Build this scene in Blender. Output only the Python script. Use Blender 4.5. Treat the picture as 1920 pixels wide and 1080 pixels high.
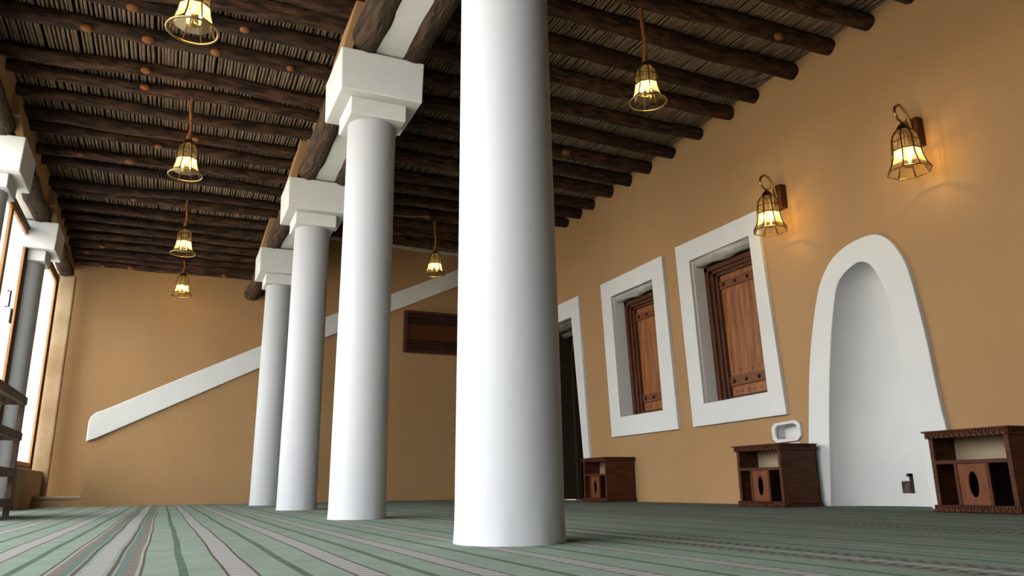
import bpy, bmesh, math, random
from mathutils import Vector, Matrix
sc = bpy.context.scene
for o in list(bpy.data.objects): bpy.data.objects.remove(o)
COL = sc.collection
# ------------------------------------------------------------------ camera
cd = bpy.data.cameras.new('camera'); cam = bpy.data.objects.new('camera', cd); COL.objects.link(cam)
cd.sensor_width = 36.0; cd.lens = 1415.73 / 1920 * 36; cd.clip_start = 0.02; cd.clip_end = 300
M = ((0.91271, -0.09313, 0.39785), (-0.40844, -0.23608, 0.88173), (-0.01181, 0.96726, 0.25351))  # columns: right, up, forward
cam.matrix_world = Matrix(((M[0][0], M[0][1], -M[0][2], 0), (M[1][0], M[1][1], -M[1][2], 0), (M[2][0], M[2][1], -M[2][2], 0.22), (0, 0, 0, 1)))
sc.camera = cam
# ------------------------------------------------------------------ world, sun, daylight
w = bpy.data.worlds.new('sky'); sc.world = w; w.use_nodes = True
bg = w.node_tree.nodes['Background']; bg.inputs[0].default_value = (0.90, 0.95, 1.0, 1); bg.inputs[1].default_value = 7.5
sd = bpy.data.lights.new('sun', 'SUN'); sun = bpy.data.objects.new('sun', sd); COL.objects.link(sun)
sd.energy = 6.0; sd.angle = 0.01; sd.color = (1, 0.93, 0.82)
sun.rotation_euler = Vector((-0.50, 0.35, -0.80)).to_track_quat('-Z', 'Y').to_euler()
vs = sc.view_settings; vs.view_transform = 'Standard'; vs.look = 'None'; vs.exposure = 0.06; vs.gamma = 1.0; vs.use_curve_mapping = False
sc.cycles.use_denoising = True; sc.cycles.max_bounces = 12; sc.cycles.diffuse_bounces = 1; sc.cycles.transparent_max_bounces = 24
sc.cycles.sample_clamp_indirect = 6.0; sc.cycles.caustics_reflective = False; sc.cycles.caustics_refractive = False

# ------------------------------------------------------------------ helpers
def tag(o, label=None, cat=None, group=None, kind=None):
    if label: o['label'] = label
    if cat: o['category'] = cat
    if group: o['group'] = group
    if kind: o['kind'] = kind
    return o
def empty(name, loc=(0, 0, 0)):
    o = bpy.data.objects.new(name, None); COL.objects.link(o); o.location = loc; o.empty_display_size = 0.1
    return o
def copy_tree(o, parent=None):
    c = o.copy(); COL.objects.link(c); c.parent = parent
    for ch in list(o.children): copy_tree(ch, c)
    return c
class MB:
    def __init__(s): s.v = []; s.f = []; s.m = []
    def add(s, vs_, fs, m=0):
        b = len(s.v); s.v += [tuple(p) for p in vs_]; s.f += [tuple(b + i for i in f) for f in fs]; s.m += [m] * len(fs)
    def box(s, x0, x1, y0, y1, z0, z1, m=0):
        s.hexa([(x0, y0, z0), (x1, y0, z0), (x1, y1, z0), (x0, y1, z0), (x0, y0, z1), (x1, y0, z1), (x1, y1, z1), (x0, y1, z1)], m)
    def hexa(s, p, m=0):
        s.add(p, [(0, 3, 2, 1), (4, 5, 6, 7), (0, 1, 5, 4), (1, 2, 6, 5), (2, 3, 7, 6), (3, 0, 4, 7)], m)
    def frustum(s, a, b, m=0):      # a, b = (x0,x1,y0,y1,z)
        s.hexa([(a[0], a[2], a[4]), (a[1], a[2], a[4]), (a[1], a[3], a[4]), (a[0], a[3], a[4]), (b[0], b[2], b[4]), (b[1], b[2], b[4]), (b[1], b[3], b[4]), (b[0], b[3], b[4])], m)
    def prism(s, pts, ax, c0, c1, m=0):   # polygon pts (2D) extruded along axis ax
        def mk(p, c): return (c, p[0], p[1]) if ax == 0 else ((p[0], c, p[1]) if ax == 1 else (p[0], p[1], c))
        n = len(pts)
        s.add([mk(p, c0) for p in pts] + [mk(p, c1) for p in pts], [tuple(range(n))[::-1], tuple(range(n, 2 * n))] + [(i, (i + 1) % n, n + (i + 1) % n, n + i) for i in range(n)], m)
    def rings(s, rs, closed=True, caps=True, m=0):
        n = len(rs[0]); b = len(s.v)
        for r in rs: s.v += [tuple(p) for p in r]
        for k in range(len(rs) - 1):
            for i in range(n if closed else n - 1):
                j = (i + 1) % n
                s.f.append((b + k * n + i, b + k * n + j, b + (k + 1) * n + j, b + (k + 1) * n + i)); s.m.append(m)
        if caps:
            s.f.append(tuple(b + i for i in range(n))[::-1]); s.m.append(m)
            s.f.append(tuple(b + (len(rs) - 1) * n + i for i in range(n))); s.m.append(m)
    def tube(s, pts, r, seg=8, m=0, loop=False):
        P = [Vector(p) for p in pts]; n = len(P); rr = r if hasattr(r, '__len__') else [r] * n
        rs = []; up = None
        for i in range(n):
            if loop: t = P[(i + 1) % n] - P[i - 1]
            else: t = P[min(i + 1, n - 1)] - P[max(i - 1, 0)]
            t.normalize()
            if up is None: up = Vector((0, 0, 1)) if abs(t.z) < 0.9 else Vector((1, 0, 0))
            a = (up - t * up.dot(t)).normalized(); up = a; b = t.cross(a)
            rs.append([P[i] + (a * math.cos(q) + b * math.sin(q)) * rr[i] for q in [2 * math.pi * k / seg for k in range(seg)]])
        if loop: rs.append(rs[0])
        s.rings(rs, caps=not loop, m=m)
    def lathe(s, prof, c=(0, 0), seg=32, m=0, caps=True, a0=0.0):
        s.rings([[(c[0] + r * math.cos(a0 + 2 * math.pi * k / seg), c[1] + r * math.sin(a0 + 2 * math.pi * k / seg), z) for k in range(seg)] for r, z in prof], caps=caps, m=m)
    def ball(s, c, r, sx=1, sy=1, sz=1, seg=10, m=0):
        rs = []
        for i in range(1, 6):
            t = math.pi * i / 6
            rs.append([(c[0] + r * sx * math.sin(t) * math.cos(2 * math.pi * k / seg), c[1] + r * sy * math.sin(t) * math.sin(2 * math.pi * k / seg), c[2] - r * sz * math.cos(t)) for k in range(seg)])
        s.rings(rs, m=m)
    def build(s, name, mats, parent=None, org=(0, 0, 0), smooth=False, bevel=0, bseg=2, loc=None):
        me = bpy.data.meshes.new(name)
        me.from_pydata([(p[0] - org[0], p[1] - org[1], p[2] - org[2]) for p in s.v], [], s.f)
        if not isinstance(mats, (list, tuple)): mats = [mats]
        for mt in mats: me.materials.append(mt)
        for p, mi in zip(me.polygons, s.m): p.material_index = mi; p.use_smooth = smooth
        bm = bmesh.new(); bm.from_mesh(me); bmesh.ops.recalc_face_normals(bm, faces=bm.faces); bm.to_mesh(me); bm.free()
        o = bpy.data.objects.new(name, me); COL.objects.link(o)
        if parent: o.parent = parent
        else: o.location = org
        if bevel:
            b = o.modifiers.new('bevel', 'BEVEL'); b.width = bevel; b.segments = bseg; b.limit_method = 'ANGLE'; b.angle_limit = 0.6
        if smooth:
            try: me.set_sharp_from_angle(angle=math.radians(50))
            except Exception: pass
        return o
def struct(o): o['kind'] = 'structure'; return o

# ------------------------------------------------------------------ materials
def newmat(name):
    m = bpy.data.materials.new(name); m.use_nodes = True; nt = m.node_tree
    return m, nt, nt.nodes['Principled BSDF']
def pmat(name, col, rough=0.8, var=0.12, scale=3.0, bump=0.0, bscale=30.0, stretch=(1, 1, 1), col2=None, metal=0.0, rand=0.0, detail=6.0, spec=0.3, dist=0.01, ramp=(0.3, 0.7)):
    m, nt, b = newmat(name); N = nt.nodes; L = nt.links
    tc = N.new('ShaderNodeTexCoord'); mp = N.new('ShaderNodeMapping'); mp.inputs['Scale'].default_value = stretch
    L.new(tc.outputs['Object'], mp.inputs[0])
    n1 = N.new('ShaderNodeTexNoise'); n1.inputs['Scale'].default_value = scale; n1.inputs['Detail'].default_value = detail
    L.new(mp.outputs[0], n1.inputs['Vector'])
    cr = N.new('ShaderNodeValToRGB'); L.new(n1.outputs['Fac'], cr.inputs[0])
    c2 = col2 if col2 else tuple(min(1, c * (1 + var)) for c in col); c1 = col if col2 else tuple(c * (1 - var) for c in col)
    cr.color_ramp.elements[0].color = (*c1, 1); cr.color_ramp.elements[1].color = (*c2, 1)
    cr.color_ramp.elements[0].position = ramp[0]; cr.color_ramp.elements[1].position = ramp[1]
    src = cr.outputs[0]
    if rand:
        oi = N.new('ShaderNodeObjectInfo'); hv = N.new('ShaderNodeHueSaturation'); mr = N.new('ShaderNodeMapRange')
        mr.inputs['To Min'].default_value = 1 - rand; mr.inputs['To Max'].default_value = 1 + rand
        L.new(oi.outputs['Random'], mr.inputs['Value']); L.new(mr.outputs[0], hv.inputs['Value']); L.new(src, hv.inputs['Color']); src = hv.outputs[0]
    L.new(src, b.inputs['Base Color']); b.inputs['Roughness'].default_value = rough; b.inputs['Metallic'].default_value = metal
    b.inputs['Specular IOR Level'].default_value = spec
    if bump:
        n2 = N.new('ShaderNodeTexNoise'); n2.inputs['Scale'].default_value = bscale; n2.inputs['Detail'].default_value = 5
        L.new(mp.outputs[0], n2.inputs['Vector']); bp = N.new('ShaderNodeBump'); bp.inputs['Strength'].default_value = bump; bp.inputs['Distance'].default_value = dist
        L.new(n2.outputs['Fac'], bp.inputs['Height']); L.new(bp.outputs[0], b.inputs['Normal'])
    return m
TAN = pmat('tan_mud_plaster', (0.475, 0.278, 0.130), 0.9, 0.07, 0.8, 0.35, 22, spec=0.15)
TANR = pmat('rough_tan_plaster', (0.40, 0.25, 0.13), 0.95, 0.18, 2.2, 0.6, 14, col2=(0.55, 0.40, 0.25), spec=0.1)
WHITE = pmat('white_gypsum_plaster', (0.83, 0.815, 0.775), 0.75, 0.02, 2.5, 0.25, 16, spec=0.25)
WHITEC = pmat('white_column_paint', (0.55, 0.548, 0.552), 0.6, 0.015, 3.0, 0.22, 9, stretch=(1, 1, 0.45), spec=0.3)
BARKX = pmat('dark_log_bark_across', (0.012, 0.005, 0.0025), 0.75, 0, 3.2, 1.0, 9, stretch=(1.6, 7, 7), col2=(0.112, 0.050, 0.023), rand=0.35, dist=0.03, ramp=(0.38, 0.72), detail=9)
BARKY = pmat('dark_log_bark_along', (0.022, 0.012, 0.007), 0.85, 0, 3.0, 1.0, 6, stretch=(8, 1.3, 8), col2=(0.14, 0.088, 0.052), rand=0.25, dist=0.04, ramp=(0.3, 0.75))
KNOT = pmat('orange_cut_knot', (0.27, 0.095, 0.03), 0.7, 0.3, 20)
REED = pmat('dry_reed', (0.062, 0.036, 0.022), 0.7, 0, 9.0, 0.3, 40, stretch=(30, 0.6, 1), col2=(0.40, 0.28, 0.18), ramp=(0.35, 0.7))
DARKGAP = pmat('dark_roof_earth', (0.02, 0.013, 0.008), 0.95, 0.2, 5)
PALELOG = pmat('whitewashed_pole', (0.45, 0.38, 0.30), 0.8, 0.2, 5, 0.4, 20)
CAB = pmat('red_brown_cabinet_wood', (0.052, 0.016, 0.007), 0.5, 0, 3.0, 0.15, 20, stretch=(2, 2, 14), col2=(0.115, 0.035, 0.014), spec=0.18)
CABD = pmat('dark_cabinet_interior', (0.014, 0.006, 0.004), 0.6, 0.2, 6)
DOORP = pmat('cabinet_door_panel', (0.14, 0.040, 0.013), 0.45, 0, 3.0, 0.1, 20, stretch=(2, 9, 1.5), col2=(0.20, 0.062, 0.021), spec=0.2)
SHUT = pmat('varnished_shutter_planks', (0.20, 0.060, 0.018), 0.42, 0, 2.6, 0.12, 14, stretch=(1, 7, 0.9), col2=(0.44, 0.18, 0.062), spec=0.4)
WFRAME = pmat('dark_window_frame_wood', (0.10, 0.032, 0.014), 0.42, 0.25, 4, 0.1, 20, stretch=(4, 4, 1), spec=0.4)
BATTEN = pmat('shutter_batten_wood', (0.20, 0.062, 0.022), 0.42, 0.3, 4, 0.1, 20, stretch=(1, 1, 8), spec=0.4)
PALEB = pmat('pale_back_board', (0.38, 0.29, 0.18), 0.7, 0.1, 6)
STUD = pmat('black_iron_stud', (0.012, 0.010, 0.010), 0.5, 0.1, 5, metal=0.5)
LINT = pmat('grey_weathered_lintel', (0.07, 0.055, 0.042), 0.9, 0, 4, 0.8, 12, stretch=(6, 1, 6), col2=(0.24, 0.21, 0.175))
LINTW = pmat('limewashed_lintel', (0.36, 0.33, 0.28), 0.9, 0, 4, 0.9, 10, stretch=(6, 1, 6), col2=(0.68, 0.65, 0.58), dist=0.02)
PINE = pmat('orange_pine_frame', (0.40, 0.17, 0.055), 0.5, 0, 3, 0.1, 20, stretch=(5, 5, 0.8), col2=(0.60, 0.32, 0.13))
DKFR = pmat('dark_outer_frame', (0.10, 0.045, 0.022), 0.6, 0.2, 4)
RACK = pmat('weathered_rack_wood', (0.075, 0.048, 0.033), 0.7, 0, 4, 0.3, 20, stretch=(3, 3, 3), col2=(0.17, 0.115, 0.08))
BRASS = pmat('aged_brass', (0.42, 0.29, 0.11), 0.32, 0.2, 12, metal=1.0)
DBRASS = pmat('dark_bronze_came', (0.10, 0.065, 0.03), 0.4, 0.2, 12, metal=0.9)
ROPE = pmat('orange_jute_rope', (0.30, 0.11, 0.035), 0.9, 0.3, 40, 0.5, 60)
GRILLE = pmat('dark_grille_wood', (0.07, 0.024, 0.012), 0.55, 0.2, 6)
CANDLE = pmat('ivory_candle_sleeve', (0.55, 0.42, 0.20), 0.6, 0.1, 8)
YARD = pmat('pale_courtyard_paving', (0.62, 0.56, 0.47), 0.9, 0.08, 2)
YWALL = pmat('cream_courtyard_wall', (0.62, 0.52, 0.36), 0.9, 0.06, 2)
LINING = pmat('dark_door_lining_wood', (0.030, 0.018, 0.010), 0.7, 0.2, 5)
PASS = pmat('passage_shade_black', (0.012, 0.009, 0.007), 0.95, 0.1, 3)  # near-black colour stands in for the passage's deep shade
SOCK = pmat('broken_socket', (0.10, 0.055, 0.05), 0.8, 0.7, 25)
BLACKP = pmat('black_plastic', (0.012, 0.012, 0.014), 0.5, 0.1, 5)
WIRE = pmat('thin_dark_wire', (0.03, 0.025, 0.02), 0.6, 0.1, 5)
def glassmat(name, tint, transl, gl=0.08, rough=0.02, tcol=(0.95, 0.80, 0.45)):
    m, nt, b = newmat(name); N = nt.nodes; L = nt.links; N.remove(b); out = [n for n in N if n.type == 'OUTPUT_MATERIAL'][0]
    tr = N.new('ShaderNodeBsdfTransparent'); tr.inputs[0].default_value = (*tint, 1)
    g = N.new('ShaderNodeBsdfGlossy'); g.inputs['Roughness'].default_value = rough
    lw = N.new('ShaderNodeLayerWeight'); lw.inputs['Blend'].default_value = gl
    mx = N.new('ShaderNodeMixShader'); L.new(lw.outputs['Fresnel'], mx.inputs[0]); L.new(tr.outputs[0], mx.inputs[1]); L.new(g.outputs[0], mx.inputs[2])
    last = mx
    if transl:
        tl = N.new('ShaderNodeBsdfTranslucent'); tl.inputs[0].default_value = (*tcol, 1)
        m2 = N.new('ShaderNodeMixShader'); m2.inputs[0].default_value = transl; L.new(mx.outputs[0], m2.inputs[1]); L.new(tl.outputs[0], m2.inputs[2]); last = m2
    L.new(last.outputs[0], out.inputs[0]); return m
GLASS = glassmat('milky_window_glass', (0.96, 0.97, 0.96), 0.38, tcol=(0.92, 0.93, 0.90))
LGLASS = glassmat('clear_lantern_glass', (0.93, 0.90, 0.80), 0.02, 0.05, 0.02)
LGLOW = glassmat('frosted_amber_lantern_glass', (0.97, 0.90, 0.70), 0.30, 0.05, 0.05, tcol=(1.0, 0.88, 0.55))
BULB, nt, b = newmat('warm_bulb_glow'); b.inputs['Base Color'].default_value = (1, 0.8, 0.4, 1)
b.inputs['Emission Color'].default_value = (1.0, 0.74, 0.30, 1); b.inputs['Emission Strength'].default_value = 60.0
# carpet colours
CG = pmat('sage_green_carpet', (0.182, 0.218, 0.168), 1.0, 0.10, 5, 0.25, 220, spec=0.02)
CD = pmat('dark_green_carpet_line', (0.082, 0.108, 0.078), 1.0, 0.15, 20, spec=0.02)
CB = pmat('brown_carpet_edge', (0.085, 0.065, 0.052), 1.0, 0.15, 20, spec=0.02)
CC = pmat('cream_carpet_line', (0.27, 0.25, 0.195), 1.0, 0.1, 20, spec=0.02)
def tickmat(name, a, b_, freq, thr, skew):
    m, nt, b = newmat(name); N = nt.nodes; L = nt.links
    tc = N.new('ShaderNodeTexCoord'); mp = N.new('ShaderNodeMapping'); mp.inputs['Rotation'].default_value = (0, 0, skew)
    L.new(tc.outputs['Object'], mp.inputs[0])
    wv = N.new('ShaderNodeTexWave'); wv.bands_direction = 'Y'; wv.inputs['Scale'].default_value = freq; wv.inputs['Distortion'].default_value = 0.6; wv.inputs['Detail'].default_value = 1
    L.new(mp.outputs[0], wv.inputs['Vector'])
    cr = N.new('ShaderNodeValToRGB'); cr.color_ramp.elements[0].position = thr; cr.color_ramp.elements[1].position = min(1, thr + 0.15)
    cr.color_ramp.elements[0].color = (*a, 1); cr.color_ramp.elements[1].color = (*b_, 1)
    L.new(wv.outputs['Fac'], cr.inputs[0]); L.new(cr.outputs[0], b.inputs['Base Color']); b.inputs['Roughness'].default_value = 1; b.inputs['Specular IOR Level'].default_value = 0.02
    return m
CW = tickmat('ticked_white_carpet_stripe', (0.175, 0.165, 0.150), (0.305, 0.283, 0.258), 6.0, 0.28, 0.35)
CH1 = tickmat('green_chevron_carpet', (0.055, 0.078, 0.06), (0.16, 0.185, 0.155), 7.0, 0.4, -0.5)
CH2 = tickmat('brown_chevron_carpet', (0.10, 0.068, 0.056), (0.20, 0.185, 0.155), 7.0, 0.45, 0.5)

# ------------------------------------------------------------------ setting: floor, carpet
XR = 5.75; YB = 12.85; YA = 14.42
f = MB(); f.box(-2.3, 6.9, -4.2, 15.0, -0.12, -0.012); struct(f.build('floor', TANR))
def carpet():
    mains = [-0.153, 1.90, 3.42, 5.05]; whites = [-1.66, -1.40, -1.10, -0.80, -0.49, 0.22, 0.52, 0.80, 1.13, 1.48, 2.29, 2.66, 3.02, 3.80, 4.18, 4.60, 5.45]
    ev = []
    for c in mains:
        ev.append((c - 0.028, c + 0.028, 4))
        for s in (-1, 1):
            for a, b, m in ((0.040, 0.052, 2), (0.058, 0.083, 5), (0.083, 0.108, 6), (0.112, 0.118, 3), (0.118, 0.126, 2)):
                x = sorted((c + s * a, c + s * b)); ev.append((x[0], x[1], m))
    for c in whites:
        ev.append((c - 0.033, c + 0.033, 4)); ev.append((c - 0.041, c - 0.033, 2)); ev.append((c + 0.033, c + 0.041, 2))
    allc = sorted([(c, 0.126) for c in mains] + [(c, 0.041) for c in whites])
    for (a, ra), (b, rb) in zip(allc, allc[1:]):
        mid = (a + ra + b - rb) / 2; ev.append((mid - 0.012, mid + 0.012, 1))
    ev.sort(); x = -1.735; xs = [x]; ms = []
    for a, b, m in ev:
        if a > x + 1e-4: xs.append(a); ms.append(0)
        xs.append(b); ms.append(m); x = b
    xs.append(XR + 0.04); ms.append(0)
    n = 150; y0, y1 = -8.98, YB - 0.015
    g = MB(); V = []
    for j in range(n + 1):
        y = y0 + (y1 - y0) * j / n; row = []
        for k, X in enumerate(xs):
            d = 0 if k in (0, len(xs) - 1) else 0.0030 * math.sin(y * 1.7 + X * 3.1) + 0.0018 * math.sin(y * 5.3 + X * 7)
            row.append((X + d, y, 0.0))
        V += row
    K = len(xs)
    for j in range(n):
        for k in range(K - 1):
            g.f.append((j * K + k, j * K + k + 1, (j + 1) * K + k + 1, (j + 1) * K + k)); g.m.append(ms[k])
    g.v = V
    g.add([(XR + 0.04, 4.4, 0), (6.3, 4.4, 0), (6.3, 5.5, 0), (XR + 0.04, 5.5, 0)], [(0, 1, 2, 3)], 0)
    o = g.build('carpet', [CG, CD, CB, CC, CW, CH1, CH2])
    s = o.modifiers.new('thickness', 'SOLIDIFY'); s.thickness = 0.011; s.offset = -1
    tag(o, 'sage green prayer carpet with long white and brown stripes covering the floor', 'carpet')
carpet()

# ------------------------------------------------------------------ right wall with its openings
# quads are given as (Y,Z): far top, near top, near bottom, far bottom
DOOR_O = [(11.42, 3.118), (10.121, 3.113), (9.90, 0.0), (11.30, 0.0)]
DOOR_I = [(11.18, 2.82), (10.37, 2.819), (10.06, 0.0), (11.09, 0.0)]
W1_O = [(9.432, 3.117), (7.859, 3.128), (7.743, 0.868), (9.295, 0.865)]; W1_I = [(9.149, 2.87), (8.106, 2.87), (8.039, 1.129), (9.048, 1.127)]
W2_O = [(7.564, 3.151), (6.07, 3.136), (5.916, 0.889), (7.448, 0.872)]; W2_I = [(7.294, 2.897), (6.215, 2.889), (6.155, 1.144), (7.217, 1.128)]
MO = [(5.742, 0), (5.66, 0.6), (5.554, 1.259), (5.452, 1.668), (5.32, 2.045), (5.174, 2.252), (5.014, 2.357), (4.817, 2.405), (4.636, 2.406), (4.528, 2.362), (4.432, 2.257), (4.332, 2.047), (4.281, 1.724), (4.243, 1.348), (4.218, 0.922), (4.19, 0.619), (4.13, 0)]
MI = [(5.473, 0), (5.40, 0.6), (5.319, 1.125), (5.245, 1.5), (5.17, 1.80), (5.09, 2.03), (5.00, 2.12), (4.90, 2.17), (4.80, 2.19), (4.70, 2.14), (4.62, 2.00), (4.56, 1.80), (4.53, 1.50), (4.50, 1.20), (4.475, 0.85), (4.45, 0.5), (4.42, 0)]
def spline(P, sub=4):
    out = []
    for i in range(len(P) - 1):
        p0, p1, p2, p3 = P[max(i - 1, 0)], P[i], P[i + 1], P[min(i + 2, len(P) - 1)]
        for k in range(sub):
            t = k / sub
            out.append(tuple(0.5 * (2 * b + (c - a) * t + (2 * a - 5 * b + 4 * c - d) * t * t + (3 * b - a - 3 * c + d) * t ** 3) for a, b, c, d in zip(p0, p1, p2, p3)))
    return out + [P[-1]]
MO = spline(MO); MI = spline(MI)
MI = [(p[0], max(0, min(p[1], 2.19))) for p in MI]; MO = [(p[0], max(0, p[1])) for p in MO]
VO = [(6.165, 0.655), (6.165, 0.775), (6.115, 0.815), (5.83, 0.828), (5.765, 0.785), (5.765, 0.670), (5.82, 0.620), (6.11, 0.612)]
VI = [(6.115, 0.675), (6.115, 0.755), (6.085, 0.783), (5.86, 0.795), (5.815, 0.765), (5.815, 0.690), (5.85, 0.655), (6.085, 0.648)]
def rwall():
    bm = bmesh.new()
    def loop(pts):
        vsl = [bm.verts.new((XR, p[0], p[1])) for p in pts]
        for i in range(len(vsl)): bm.edges.new((vsl[i], vsl[(i + 1) % len(vsl)]))
    zb = -0.03
    loop([(-9.0, zb), (MI[-1][0], zb)] + MI[::-1] + [(MI[0][0], zb), (DOOR_I[2][0], zb), DOOR_I[2], DOOR_I[1], DOOR_I[0], DOOR_I[3], (DOOR_I[3][0], zb), (YB + 0.1, zb), (YB + 0.1, 4.8), (-9.0, 4.8)])
    loop(W1_I); loop(W2_I); loop(VI)
    bmesh.ops.triangle_fill(bm, use_beauty=True, use_dissolve=False, edges=bm.edges[:], normal=(-1, 0, 0))
    me = bpy.data.meshes.new('wall_right'); bm.to_mesh(me); bm.free(); me.materials.append(TAN)
    o = bpy.data.objects.new('wall_right', me); COL.objects.link(o); struct(o)
rwall()
def ring(mb, O, I, x0, x1, closed=True, m=0):      # raised band between two outlines
    n = len(O); v = [(x0, *p) for p in O] + [(x0, *p) for p in I] + [(x1, *p) for p in O] + [(x1, *p) for p in I]; fs = []
    for i in range(n if closed else n - 1):
        j = (i + 1) % n
        fs += [(i, j, n + j, n + i), (i, 2 * n + i, 2 * n + j, j), (n + i, n + j, 3 * n + j, 3 * n + i)]
    if not closed: fs += [(0, n, 3 * n, 2 * n), (n - 1, 2 * n - 1, 4 * n - 1, 3 * n - 1)]
    mb.add(v, fs, m)
def sides(mb, I, x0, x1, closed=True, m=0):
    n = len(I)
    mb.add([(x0, *p) for p in I] + [(x1, *p) for p in I], [(i, (i + 1) % n, n + (i + 1) % n, n + i) for i in range(n if closed else n - 1)], m)
def bil(Q, u, v):    # u: 0 far .. 1 near, v: 0 bottom .. 1 top
    a = Vector(Q[3]).lerp(Vector(Q[2]), u); b = Vector(Q[0]).lerp(Vector(Q[1]), u); return a.lerp(b, v)
def qbox(mb, Q, u0, u1, v0, v1, x0, x1, m=0):
    c = [bil(Q, u0, v0), bil(Q, u1, v0), bil(Q, u1, v1), bil(Q, u0, v1)]
    mb.hexa([(x0, *p) for p in c] + [(x1, *p) for p in c], m)
def window(name, O, I):
    g = empty(name, (XR, (O[0][0] + O[2][0]) / 2, O[2][1])); struct(g); L = g.location[:]
    r = MB(); ring(r, O, I, XR - 0.045, XR + 0.01); r.build('surround', WHITE, g, L, bevel=0.006)
    r = MB(); sides(r, I, XR, XR + 0.5); r.add([(XR + 0.5, *p) for p in I], [(0, 1, 2, 3)]); r.build('reveal', WHITE, g, L)
    r = MB(); rs = []
    for k in range(9):
        t = k / 8; p = bil(I, t, 1.0); rr = 0.085 + 0.010 * math.sin(k * 2.1)
        rs.append([(XR + 0.10 + rr * math.cos(a) * 1.0, p[0], p[1] - 0.01 + rr * math.sin(a) * 0.85 + 0.012 * math.sin(k * 1.3)) for a in [2 * math.pi * q / 12 for q in range(12)]])
    r.rings(rs); r.build('lintel_log', LINTW, g, L, smooth=True)
    fr = MB(); x0 = XR + 0.17
    for (d, t0, t1) in ((0.0, 0.0, 0.06), (0.035, 0.055, 0.10), (0.07, 0.095, 0.135)):
        qbox(fr, I, t0, t1, 0.0, 0.955 - t0 * 0.5, x0 + d, x0 + 0.16); qbox(fr, I, 1 - t1, 1 - t0, 0.0, 0.955 - t0 * 0.5, x0 + d, x0 + 0.16)
        qbox(fr, I, t0, 1 - t0, 0.955 - t1 * 0.55, 0.955 - t0 * 0.55, x0 + d, x0 + 0.16); qbox(fr, I, t0, 1 - t0, t0 * 0.3, max(0.012, t1 * 0.3), x0 + d, x0 + 0.16)
    fr.build('wooden_frame', WFRAME, g, L, bevel=0.005)
    xp = x0 + 0.115; sh = MB(); nb = 5
    for k in range(nb):
        u0 = 0.135 + (0.73) * k / nb; u1 = 0.135 + 0.73 * (k + 1) / nb - 0.001
        qbox(sh, I, u0, u1, 0.04, 0.885, xp, xp + 0.03)
    s = sh.build('shutter', SHUT, g, L, bevel=0.003)
    for v0, v1 in ((0.79, 0.835), (0.115, 0.165)):
        bt = MB(); qbox(bt, I, 0.137, 0.863, v0, v1, xp - 0.022, xp); qbox(bt, I, 0.137, 0.863, v0 - 0.006, v0 + 0.004, xp - 0.028, xp); qbox(bt, I, 0.137, 0.863, v1 - 0.004, v1 + 0.006, xp - 0.028, xp)
        bo = bt.build('batten', BATTEN, s, L, bevel=0.003)
        for u in (0.21, 0.40, 0.60, 0.79):
            c = bil(I, u, (v0 + v1) / 2); q = MB(); q.ball((xp - 0.024, c[0], c[1]), 0.024, 0.6, 1, 1, 10); q.build('stud', STUD, s, L, smooth=True)
    for v0, v1 in ((0.045, 0.10), (0.18, 0.235)):
        bt = MB(); qbox(bt, I, 0.15, 0.85, v0, v1, xp - 0.008, xp)
        for k in range(7):
            c = bil(I, 0.20 + 0.6 * k / 6, (v0 + v1) / 2); bt.ball((xp - 0.010, c[0], c[1]), 0.021, 0.6, 1, 1, 8)
        bt.build('carved_strip', SHUT, s, L, bevel=0)
window('window_1', W1_O, W1_I); window('window_2', W2_O, W2_I)
def door():
    g = empty('door_1', (XR, 10.6, 0)); struct(g); L = g.location[:]
    r = MB(); ring(r, [DOOR_O[3], DOOR_O[0], DOOR_O[1], DOOR_O[2]], [DOOR_I[3], DOOR_I[0], DOOR_I[1], DOOR_I[2]], XR - 0.045, XR + 0.01, closed=False); r.build('surround', WHITE, g, L, bevel=0.006)
    r = MB(); I = [DOOR_I[3], DOOR_I[0], DOOR_I[1], DOOR_I[2]]; sides(r, I, XR, XR + 0.45, closed=False); r.build('door_lining', LINING, g, L)
    for k, (x, dz) in enumerate(((0.09, -0.05), (0.28, -0.10))):
        r = MB(); rs = []
        for i in range(9):
            p = bil(DOOR_I, i / 8, 1.0); rr = 0.085 + 0.008 * math.sin(i * 2 + k)
            rs.append([(XR + x + rr * math.cos(a), p[0], p[1] + dz + rr * math.sin(a)) for a in [2 * math.pi * q / 12 for q in range(12)]])
        r.rings(rs); r.build('lintel_log', LINT, g, L, smooth=True)
    r = MB(); qbox(r, DOOR_I, 0.0, 0.06, 0.0, 0.92, XR + 0.36, XR + 0.44); qbox(r, DOOR_I, 0.0, 1.0, 0.86, 0.93, XR + 0.36, XR + 0.44)
    r.build('jamb', LINING, g, L, bevel=0.005)
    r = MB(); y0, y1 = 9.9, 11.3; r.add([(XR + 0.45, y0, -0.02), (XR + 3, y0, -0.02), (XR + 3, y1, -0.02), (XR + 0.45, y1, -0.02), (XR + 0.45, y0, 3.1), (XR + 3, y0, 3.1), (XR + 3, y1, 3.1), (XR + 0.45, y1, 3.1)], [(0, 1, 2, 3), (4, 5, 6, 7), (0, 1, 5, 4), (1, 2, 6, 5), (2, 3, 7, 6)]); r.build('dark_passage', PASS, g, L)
door()
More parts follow.
